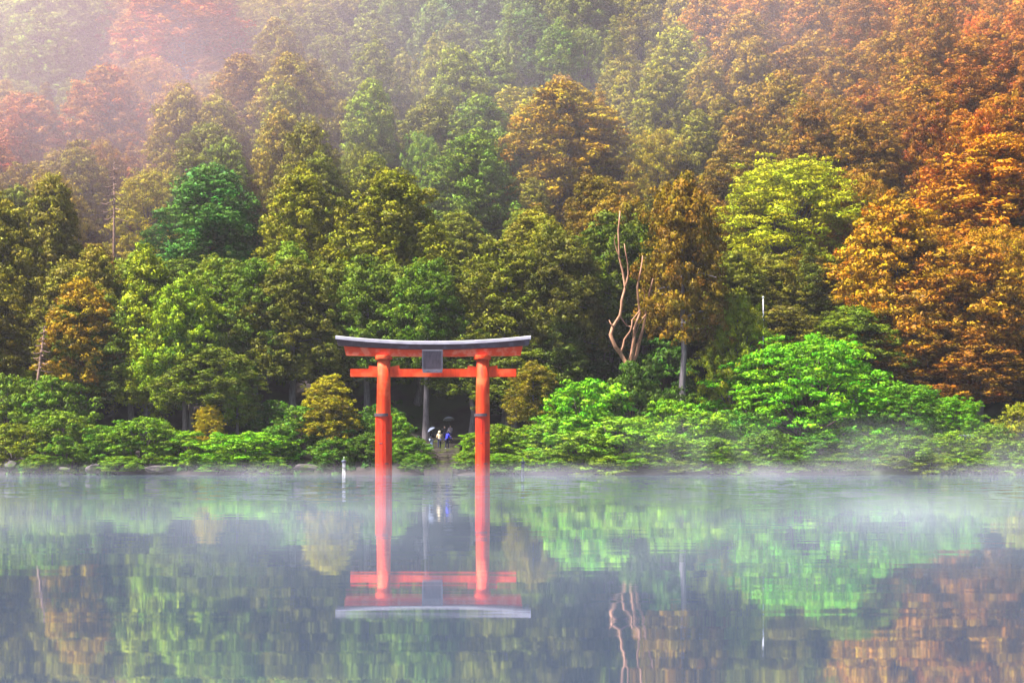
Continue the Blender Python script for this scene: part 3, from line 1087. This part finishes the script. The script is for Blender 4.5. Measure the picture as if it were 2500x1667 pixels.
dead_conifer(262, 375, 500, 90, 196, 'bare grey-brown dead conifer beside the pale yellow broadleaf tree')
dead_conifer(78, 750, 850, 60, 168, 'leaning bare reddish dead conifer above the slender lime-green conifer', lean=1.0)


# ------------------------------------------------------------------ stone steps, rocks
def build_steps():
    e = empty('stone_steps', (STEP_X, 156.5, 0.0))
    tag(e, 'worn mossy stone steps rising from the lake between the torii pillars', 'steps')
    g = random.Random(3)

    def slab(name, x0, x1, y0, y1, z0, z1, bev=.05):
        bm = bmesh.new()
        box_bm(bm, x0, x1, y0 - 156.5, y1 - 156.5, z0, z1, bevel=bev)
        for v in bm.verts:
            v.co += Vector((g.uniform(-.025, .025), g.uniform(-.03, .03), g.uniform(-.018, .018)))
        obj(name, bm_mesh(name, bm, M['step']), e)
    # landing slab at the water
    slab('landing_slab', -1.35, 1.15, 155.3, 157.4, -.4, .46, .08)
    n = 8
    for i in range(n):
        y0 = 157.3 + i * .80
        z1 = .62 + i * .205
        x = -1.55 + g.uniform(-.08, .08)
        cuts = [x, x + g.uniform(.7, 1.4), x + g.uniform(1.8, 2.5), x + 3.1 + g.uniform(-.1, .1)]
        for wa, wb in zip(cuts[:-1], cuts[1:]):
            slab('step', wa, wb - .004, y0 + g.uniform(-.06, .06), y0 + .95, z1 - .55, z1 + g.uniform(-.025, .025))
    for i in range(5):
        y0 = 167.9 + i * .7
        z1 = 2.55 + i * .2
        slab('step', -1.5, 1.5, y0, y0 + .85, z1 - .6, z1)
    slab('path_slab', -1.55, 1.55, 163.7, 168.0, 1.7, 2.30, .04)


build_steps()


def rock(ud, v_top, wd, hd, y, mat, label, seed):
    u, v = ud * D2S, v_top * D2S
    w, h = wd * D2S / F * y, hd * D2S / F * y
    p = at(u, v, y)
    g = random.Random(seed)
    bm = bmesh.new()
    bmesh.ops.create_icosphere(bm, subdivisions=3, radius=1)
    g2 = g.uniform(1.2, 1.7)
    planes = [Vector((g.gauss(0, 1), g.gauss(0, 1), g.gauss(.3, .8))).normalized() for _ in range(9)]
    for vv in bm.verts:
        d = vv.co.normalized()
        s = min([1.0] + [(.55 + .09 * (i % 4)) / max(1e-3, d.dot(pl)) for i, pl in enumerate(planes) if d.dot(pl) > 0])
        vv.co = d * (s + g.uniform(-.03, .03))
        vv.co.x *= w / 2 * g2
        vv.co.y *= w / 2 * .9
        vv.co.z *= h * .7
    o = obj('rock', bm_mesh('rock', bm, mat))
    o.location = (p.x, y, p.z - h * .95)
    tag(o, label, 'rock')


rock(217, 1055, 34, 22, 156.2, M['rock'], 'pale pinkish pointed rock on the left shoreline', 1)
rock(372, 1060, 48, 16, 156.4, M['rock'], 'low flat pinkish rock near the middle of the left shoreline', 2)
rock(22, 1052, 30, 20, 157.2, M['rock'], 'rounded brown rock by the far left reeds', 3)
rock(150, 1068, 22, 9, 156.2, M['rock'], 'small dark rock barely above the left waterline', 4)
rock(2219, 993, 30, 9, 159.4, M['pale_rock'], 'pale blue-grey boulder above the shrubs of the right shore', 5)
rock(700, 1062, 40, 12, 156.0, M['rock'], 'dark shore rock near the left marker post', 6)


# ------------------------------------------------------------------ marker posts and white pole
def marker(ud, v0, v1, y, label, var):
    p = at(ud * D2S, v1 * D2S, y)
    h = (v1 - v0) * D2S / F * y
    e = empty('marker_post', (p.x, y, 0))
    tag(e, label, 'marker post', None)
    for s in (-1, 1):
        tb = Tubes()
        tb.add([(s * .10, 0, -2.0), (s * .07, 0, h * .5)], [.035, .035], 8)
        obj('leg', tb.mesh('leg', M['white_metal'] if s < 0 or var == 0 else M['dark_metal']), e)
    obj('body', box_mesh('body', M['white_metal'] if var == 0 else M['dark_metal'], -.13, .13, -.1, .1, h * .42, h * .66, bevel=.02), e)
    tb = Tubes()
    tb.add([(0, 0, h * .66), (0, 0, h * .70), (0, 0, h * .78), (0, 0, h * .82)], [.09, .20, .22, .08], 12)
    obj('lamp_head', tb.mesh('lamp_head', M['dark_metal']), e)
    tb = Tubes()
    tb.add([(0, 0, h * .80), (0, 0, h)], [.03, .022], 6)
    obj('spike', tb.mesh('spike', M['white_metal']), e)


marker(790, 1045, 1088, 151.5, 'slim white marker post with dark lamp head in the water left of the torii', 0)
marker(1201, 1048, 1088, 152.0, 'slim dark marker post in the water right of the torii', 1)


def pole():
    y = 171.5
    top = at(1753 * D2S, 685 * D2S, y)
    zb = hz(top.x, y)
    e = empty('white_pole', (top.x, y, zb))
    tag(e, 'thin white pole rising above the yellow-green tree', 'pole')
    tb = Tubes()
    h = top.z - zb
    tb.add([(0, 0, -.5), (0, 0, h)], [.075, .06], 10)
    obj('shaft', tb.mesh('shaft', M['white_metal']), e)
    tb = Tubes()
    tb.add([(0, 0, h - .02), (0, 0, h + .05), (0, 0, h + .14), (0, 0, h + .2)], [.05, .11, .11, .03], 10)
    obj('finial', tb.mesh('finial', M['white_metal']), e)


pole()


# ------------------------------------------------------------------ people with umbrellas
def skin(name, verts, edges, radii, mat, sub=1, root=0):
    me = bpy.data.meshes.new(name + '_cage')
    me.from_pydata([tuple(v) for v in verts], edges, [])
    o = bpy.data.objects.new(name + '_cage', me)
    scene.collection.objects.link(o)
    o.modifiers.new('Skin', 'SKIN')
    for i, r in enumerate(radii):
        d = me.skin_vertices[0].data[i]
        d.radius = (r, r) if not isinstance(r, tuple) else r
        d.use_root = (i == root)
    sm = o.modifiers.new('Sub', 'SUBSURF')
    sm.levels = sm.render_levels = sub
    dg = bpy.context.evaluated_depsgraph_get()
    out = bpy.data.meshes.new_from_object(o.evaluated_get(dg))
    out.name = name
    out.materials.clear()
    out.materials.append(mat)
    for p in out.polygons:
        p.use_smooth = True
    bpy.data.objects.remove(o)
    return out


SKINM = noise_mat('skin', (0.42, 0.25, 0.18), (0.5, 0.31, 0.23), 8, .6, bump=0)
HAIRM = noise_mat('hair', (0.012, 0.01, 0.012), (0.03, 0.024, 0.022), 30, .5)
SHOE = {'white': cloth('shoe_white', (.75, .75, .78)), 'dark': cloth('shoe_dark', (.03, .03, .035))}


def person(loc, face, label, top, legs, hand_r, hand_l, h=1.65, shoes='dark', step=.08, lean=0.0, hood=None, coat_len=0.0, bag=None):
    """stands at loc looking along angle face; hands given in the body frame (x right, y forward, z up) as share of height"""
    s = h / 1.65
    e = empty('person', loc, face)
    tag(e, label, 'person')
    J = {}
    J['pel'] = (0, 0, .90); J['abd'] = (0, .01 + lean * .3, 1.08); J['chest'] = (0, .02 + lean * .6, 1.28)
    J['neck'] = (0, .02 + lean, 1.41); J['head0'] = (0, .04 + lean, 1.50); J['head1'] = (0, .035 + lean, 1.60)
    J['nose'] = (0, .135 + lean, 1.525)
    for sd, sg, hand in (('r', 1, hand_r), ('l', -1, hand_l)):
        J['sh' + sd] = (.17 * sg, .01 + lean * .8, 1.345)
        hx, hy, hzv = hand
        sh = Vector(J['sh' + sd])
        hd = Vector((hx, hy, hzv))
        mid = (sh + hd) / 2
        dist = (hd - sh).length
        bend = math.sqrt(max(0.0, .27 ** 2 - (dist / 2) ** 2)) if dist < .54 else 0.0
        el = mid + Vector((.35 * sg, -.3, -.8)).normalized() * bend
        J['el' + sd] = tuple(el)
        J['wr' + sd] = tuple(hd)
        fd = (hd - el).normalized()
        J['palm' + sd] = tuple(hd + fd * .07)
        sidev = fd.cross(Vector((0, 0, 1)))
        sidev = sidev.normalized() if sidev.length > .05 else Vector((1, 0, 0))
        for k, (off, ln) in enumerate(((-.03, .075), (-.01, .085), (.01, .08), (.03, .062))):
            p0 = hd + fd * .07 + sidev * off
            J[f'f{k}a{sd}'] = tuple(p0 + fd * ln * .5 + Vector((0, 0, -.005)))
            J[f'f{k}b{sd}'] = tuple(p0 + fd * ln * .75 + Vector((0, .0, -.03)))
        J['th' + sd] = tuple(hd + fd * .05 - sidev * .05)
        J['hip' + sd] = (.095 * sg, 0, .86)
        fy = step * sg
        J['kn' + sd] = (.10 * sg, fy * .6 + .03, .47)
        J['an' + sd] = (.10 * sg, fy, .085)
        J['to' + sd] = (.115 * sg, fy + .15, .035)
    keys = list(J)
    idx = {k: i for i, k in enumerate(keys)}
    E = [('pel', 'abd'), ('abd', 'chest'), ('chest', 'neck'), ('neck', 'head0'), ('head0', 'head1'), ('head0', 'nose')]
    Rd = {'pel': (.15, .115), 'abd': (.135, .10), 'chest': (.155, .11), 'neck': .055, 'head0': .095, 'head1': .085, 'nose': .016}
    for sd in 'rl':
        E += [('chest', 'sh' + sd), ('sh' + sd, 'el' + sd), ('el' + sd, 'wr' + sd), ('wr' + sd, 'palm' + sd), ('palm' + sd, 'th' + sd),
              ('pel', 'hip' + sd), ('hip' + sd, 'kn' + sd), ('kn' + sd, 'an' + sd), ('an' + sd, 'to' + sd)]
        Rd.update({'sh' + sd: .062, 'el' + sd: .043, 'wr' + sd: .03, 'palm' + sd: .032, 'th' + sd: .011, 'hip' + sd: .085, 'kn' + sd: .056, 'an' + sd: .04, 'to' + sd: .035})
        for k in range(4):
            E += [('palm' + sd, f'f{k}a{sd}'), (f'f{k}a{sd}', f'f{k}b{sd}')]
            Rd.update({f'f{k}a{sd}': .0095, f'f{k}b{sd}': .008})
    V = [Vector(J[k]) * s for k in keys]
    sc_r = lambda r, f=1.0, a=0.0: tuple((x * f + a) * s for x in r) if isinstance(r, tuple) else (r * f + a) * s
    obj('body', skin('body', V, [(idx[a], idx[b]) for a, b in E], [sc_r(Rd[k]) for k in keys], SKINM, 1, idx['pel']), e)

    def garment(name, ks, es, grow, mat, extra=None):
        ii = {k: i for i, k in enumerate(ks)}
        pts = [Vector(J[k]) * s for k in ks]
        rr = [sc_r(Rd[k], 1.08, grow) for k in ks]
        if extra:
            for nm, p, r, con in extra:
                ii[nm] = len(pts)
                pts.append(Vector(p) * s)
                rr.append(sc_r(r))
                es = es + [(con, nm)]
        obj(name, skin(name, pts, [(ii[a], ii[b]) for a, b in es], rr, mat, 1, 0), e)
    ks = ['abd', 'chest', 'neck', 'pel'] + [k + d for d in 'rl' for k in ('sh', 'el', 'wr')]
    es = [('pel', 'abd'), ('abd', 'chest'), ('chest', 'neck')] + [p for d in 'rl' for p in (('chest', 'sh' + d), ('sh' + d, 'el' + d), ('el' + d, 'wr' + d))]
    extra = []
    if coat_len:
        extra = [('hem', (0, 0, .90 - coat_len), (.19, .15), 'pel')]
    Rd_n = Rd['neck']
    Rd['neck'] = .06
    garment('jacket', ks, es, .016, top, extra)
    Rd['neck'] = Rd_n
    ks = ['pel'] + [k + d for d in 'rl' for k in ('hip', 'kn', 'an')]
    es = [p for d in 'rl' for p in (('pel', 'hip' + d), ('hip' + d, 'kn' + d), ('kn' + d, 'an' + d))]
    garment('trousers', ks, es, .012, legs)
    for d in 'rl':
        a, t = Vector(J['an' + d]) * s, Vector(J['to' + d]) * s
        obj('shoe', skin('shoe', [a + Vector((0, -.05, -.045)), (a + t) / 2 + Vector((0, 0, -.012)), t + Vector((0, .02, .01))],
                         [(0, 1), (1, 2)], [.047 * s, .048 * s, .036 * s], SHOE[shoes], 1), e)
    # hair, or the hood pulled over it
    hd = Vector(J['head0']) * s
    hm = hood or HAIRM
    bm = bmesh.new()
    bmesh.ops.create_uvsphere(bm, u_segments=16, v_segments=12, radius=1)
    kill = [v for v in bm.verts if v.co.y > .45 and v.co.z < .55 or v.co.z < -.75]
    bmesh.ops.delete(bm, geom=kill, context='VERTS')
    g = 1.25 if hood else 1.08
    for v in bm.verts:
        v.co = hd + Vector((v.co.x * .108 * g * s, (v.co.y * .118 * g - .015) * s, (v.co.z * .135 * g + .035) * s))
    obj('hood' if hood else 'hair', bm_mesh('hair', bm, hm, True), e)
    for sg in (-1, 1):
        bm = bmesh.new()
        bmesh.ops.create_uvsphere(bm, u_segments=8, v_segments=6, radius=.012 * s)
        for v in bm.verts:
            v.co += hd + Vector((.035 * sg, .088, .045)) * s
        obj('eye', bm_mesh('eye', bm, HAIRM, True), e)
    bm = bmesh.new()
    box_bm(bm, -.025 * s, .025 * s, -.006, .006, -.006, .006, bevel=.003)
    for v in bm.verts:
        v.co += hd + Vector((0, .092, -.02)) * s
    obj('mouth', bm_mesh('mouth', bm, cloth('lips', (.4, .14, .12))), e)
    return e, {k: e.location + Matrix.Rotation(face, 3, 'Z') @ (Vector(J[k]) * s) for k in ('palmr', 'palml', 'head1')}


def umbrella(grip, top, r, mat, label):
    grip, top = Vector(grip), Vector(top)
    ax = (top - grip).normalized()
    e = empty('umbrella', grip)
    e.rotation_mode = 'QUATERNION'
    e.rotation_quaternion = ax.to_track_quat('Z', 'Y')
    L = (top - grip).length
    tag(e, label, 'umbrella')
    bm = bmesh.new()
    n, m = 16, 6
    rings = []
    for j in range(1, m + 1):
        f = j / m
        row = []
        for k in range(n):
            a = 2 * math.pi * k / n
            rr = r * f * (1.0 if k % 2 == 0 else .965)
            zz = L - r * .52 * f ** 2.0 - (.0 if k % 2 == 0 else .012 * f) + (.035 * f ** 6 if k % 2 else 0)
            row.append(bm.verts.new((math.cos(a) * rr, math.sin(a) * rr, zz)))
        rings.append(row)
    tip = bm.verts.new((0, 0, L))
    for k in range(n):
        bm.faces.new((tip, rings[0][k], rings[0][(k + 1) % n]))
        for j in range(m - 1):
            bm.faces.new((rings[j][k], rings[j + 1][k], rings[j + 1][(k + 1) % n], rings[j][(k + 1) % n]))
    obj('canopy', bm_mesh('canopy', bm, mat, True), e)
    tb = Tubes()
    tb.add([(0, 0, -.08), (0, 0, L + .06)], [.009, .007], 6)
    obj('shaft', tb.mesh('shaft', M['dark_metal']), e)
    tb = Tubes()
    tb.add([(0, 0, .08), (0, 0, -.10), (.03, 0, -.15), (.07, 0, -.12)], [.015, .015, .014, .013], 6)
    obj('handle', tb.mesh('handle', M['iron']), e)
    for k in range(8):
        a = 2 * math.pi * k / 8
        t = Tubes()
        t.add([(0, 0, L - .02)] + [(math.cos(a) * r * f, math.sin(a) * r * f, L - r * .52 * f ** 2 - .012) for f in (.5, 1.0)], [.005, .005, .004], 4)
        obj('rib', t.mesh('rib', M['dark_metal']), e)


def build_people():
    cream = cloth('cream_jacket', (.66, .52, .33), .85)
    navy = cloth('navy_trousers', (.03, .03, .09))
    jeans = cloth('light_jeans', (.34, .42, .68), .75)
    dark = cloth('dark_top', (.03, .03, .04))
    blue = cloth('blue_coat', (.035, .04, .62), .75)
    greyj = cloth('grey_jacket', (.36, .30, .36), .8)
    pale = cloth('pale_umbrella', (.12, .14, .22), .8)
    grey = cloth('grey_umbrella', (.20, .22, .28), .8)
    darku = cloth('dark_umbrella', (.035, .05, .055), .7)

    def place(u, v, y):
        p = at(u, v, y)
        return p
    Zp = 2.30
    y1 = 165.0
    X1 = lambda u, y: (u - U0) / F * y
    # person in light jeans under the pale umbrella
    e, j = person((X1(1053, y1), y1, Zp), math.radians(-70), 'person in dark top and light blue jeans under the pale umbrella', dark, jeans,
                  (.10, .30, 1.22), (-.22, .08, .88), 1.60, 'white', .05)
    umbrella(j['palmr'], at(1050, 1044.5, y1), .42, pale, 'pale blue-grey umbrella held by the person in light jeans')
    # cream jacket, seen from behind
    e, j = person((X1(1073, 164.2), 164.2, Zp), math.radians(8), 'person in hooded cream jacket and dark trousers walking up the steps', cream, navy,
                  (.16, .26, 1.18), (-.16, .24, 1.14), 1.62, 'dark', .10, hood=cream, coat_len=.08)
    umbrella(j['palml'], at(1068, 1050.5, 165.1), .52, darku, 'dark green umbrella tilted beyond the person in cream')
    # blue coat
    e, j = person((X1(1091, 164.6), 164.6, Zp), math.radians(-55), 'person in bright blue raincoat bending forward beside the person in cream', blue, navy,
                  (.26, .40, .98), (-.10, .42, 1.15), 1.62, 'white', .10, lean=.12, coat_len=.16)
    # pair further up
    y2 = 169.5
    z2 = 2.95
    e, j = person((X1(1099.5, y2), y2, z2), math.radians(175), 'person in grey jacket higher on the path under the grey umbrella', greyj, navy,
                  (.20, .05, .85), (-.02, .28, 1.20), 1.62, 'dark', .05, coat_len=.10)
    umbrella(j['palml'], at(1094.5, 1017, y2), .55, grey, 'grey umbrella shared by two people higher on the path')
    person((X1(1085.5, y2 + .2), y2 + .2, z2), math.radians(190), 'person in dark clothes standing beside the person in grey', dark, navy,
           (.24, .05, .84), (-.24, .05, .84), 1.55, 'dark', .04)


build_people()


# ------------------------------------------------------------------ air: haze, lake mist, hillside mist
def box_obj(name, lo, hi):
    me = box_mesh(name, bpy.data.materials.new('tmp'), lo[0], hi[0], lo[1], hi[1], lo[2], hi[2])
    me.materials.clear()
    return obj(name, me)


def haze():
    o = box_obj('haze', (-405, -155, -6), (405, 605, 262))
    m, nt, out = new_mat('haze')
    pv = N(nt, 'ShaderNodeVolumePrincipled')
    pv.inputs['Color'].default_value = (0.90, 0.86, 0.93, 1)
    pv.inputs['Density'].default_value = 0.00009
    pv.inputs['Anisotropy'].default_value = 0.3
    nt.links.new(pv.outputs[0], out.inputs['Volume'])
    o.data.materials.append(m)
    tag(o, 'thin pale lavender haze in the air over lake and forest', 'haze', kind='stuff')


haze()


def mist(name, lo, hi, dens, scale, thr, label, col, seed=0.0, zfall=True, stretch=(1, 1, 1)):
    """a bank of drifting mist, thinning to nothing at its own edges"""
    o = box_obj(name, lo, hi)
    m, nt, out = new_mat(name)
    tc = N(nt, 'ShaderNodeTexCoord')
    sep = N(nt, 'ShaderNodeSeparateXYZ')
    nt.links.new(tc.outputs['Generated'], sep.inputs[0])

    def edge(sock, a, b, c, d):
        r1 = N(nt, 'ShaderNodeMapRange', interpolation_type='SMOOTHSTEP')
        r1.inputs[1].default_value, r1.inputs[2].default_value = a, b
        nt.links.new(sock, r1.inputs[0])
        r2 = N(nt, 'ShaderNodeMapRange', interpolation_type='SMOOTHSTEP')
        r2.inputs[1].default_value, r2.inputs[2].default_value = c, d
        r2.inputs[3].default_value, r2.inputs[4].default_value = 1, 0
        nt.links.new(sock, r2.inputs[0])
        mu = N(nt, 'ShaderNodeMath', operation='MULTIPLY')
        nt.links.new(r1.outputs[0], mu.inputs[0])
        nt.links.new(r2.outputs[0], mu.inputs[1])
        return mu.outputs[0]

    def mul(a, b):
        mu = N(nt, 'ShaderNodeMath', operation='MULTIPLY')
        nt.links.new(a, mu.inputs[0])
        if isinstance(b, float):
            mu.inputs[1].default_value = b
        else:
            nt.links.new(b, mu.inputs[1])
        return mu.outputs[0]
    ex = edge(sep.outputs[0], 0.0, .3, .7, 1.0)
    ey = edge(sep.outputs[1], 0.0, .3, .7, 1.0)
    ez = edge(sep.outputs[2], -.4, -.2, .15, 1.0) if zfall else edge(sep.outputs[2], 0.0, .4, .6, 1.0)
    mp = N(nt, 'ShaderNodeMapping')
    mp.inputs['Scale'].default_value = stretch
    mp.inputs['Location'].default_value = (seed, seed * .7, seed * .3)
    nt.links.new(tc.outputs['Object'], mp.inputs[0])
    nz = N(nt, 'ShaderNodeTexNoise')
    nz.inputs['Scale'].default_value = scale
    nz.inputs['Detail'].default_value = 3.0
    nt.links.new(mp.outputs[0], nz.inputs['Vector'])
    rn = N(nt, 'ShaderNodeMapRange')
    rn.inputs[1].default_value, rn.inputs[2].default_value = thr, thr + .25
    nt.links.new(nz.outputs[0], rn.inputs[0])
    d = mul(mul(mul(mul(ex, ey), ez), rn.outputs[0]), dens)
    pv = N(nt, 'ShaderNodeVolumePrincipled')
    pv.inputs['Color'].default_value = (*col, 1)
    nt.links.new(d, pv.inputs['Density'])
    nt.links.new(pv.outputs[0], out.inputs['Volume'])
    o.data.materials.append(m)
    tag(o, label, 'mist', kind='stuff')


mist('lake_mist', (-75, 120, 0.01), (75, 162, 1.4), .008, .10, .42, 'pale lavender mist lying low along the shoreline', (.88, .86, .96), 3.1)
mist('lake_mist', (-2, 146, 0.012), (62, 163, 6.0), .018, .16, .42, 'wisps of mist drifting before the shrubs of the right shore', (.88, .88, .95), 8.2)
mist('lake_mist', (-22, 16, 0.011), (26, 75, 0.9), .008, .10, .42, 'thin blue-grey mist drifting in patches over the open water', (.85, .90, 1.0), 12.4)
mist('hill_mist', (-125, 176, 10), (60, 262, 120), .0034, .03, .30, 'lavender cloud hanging before the upper slope', (.95, .84, .97), 1.7, zfall=False)
mist('hill_mist', (-130, 182, 6), (-8, 258, 100), .0042, .03, .25, 'cloud before the upper left slope, tinted rosy for the pink glow', (1.0, .70, .76), 5.3, zfall=False)  # pink glow is put into the colour of this mist
mist('hill_mist', (15, 190, 30), (130, 268, 120), .0018, .03, .30, 'cloud before the upper right slope, tinted amber for the orange glow', (1.0, .70, .58), 9.3, zfall=False)  # mist colour stands in for the orange glow here
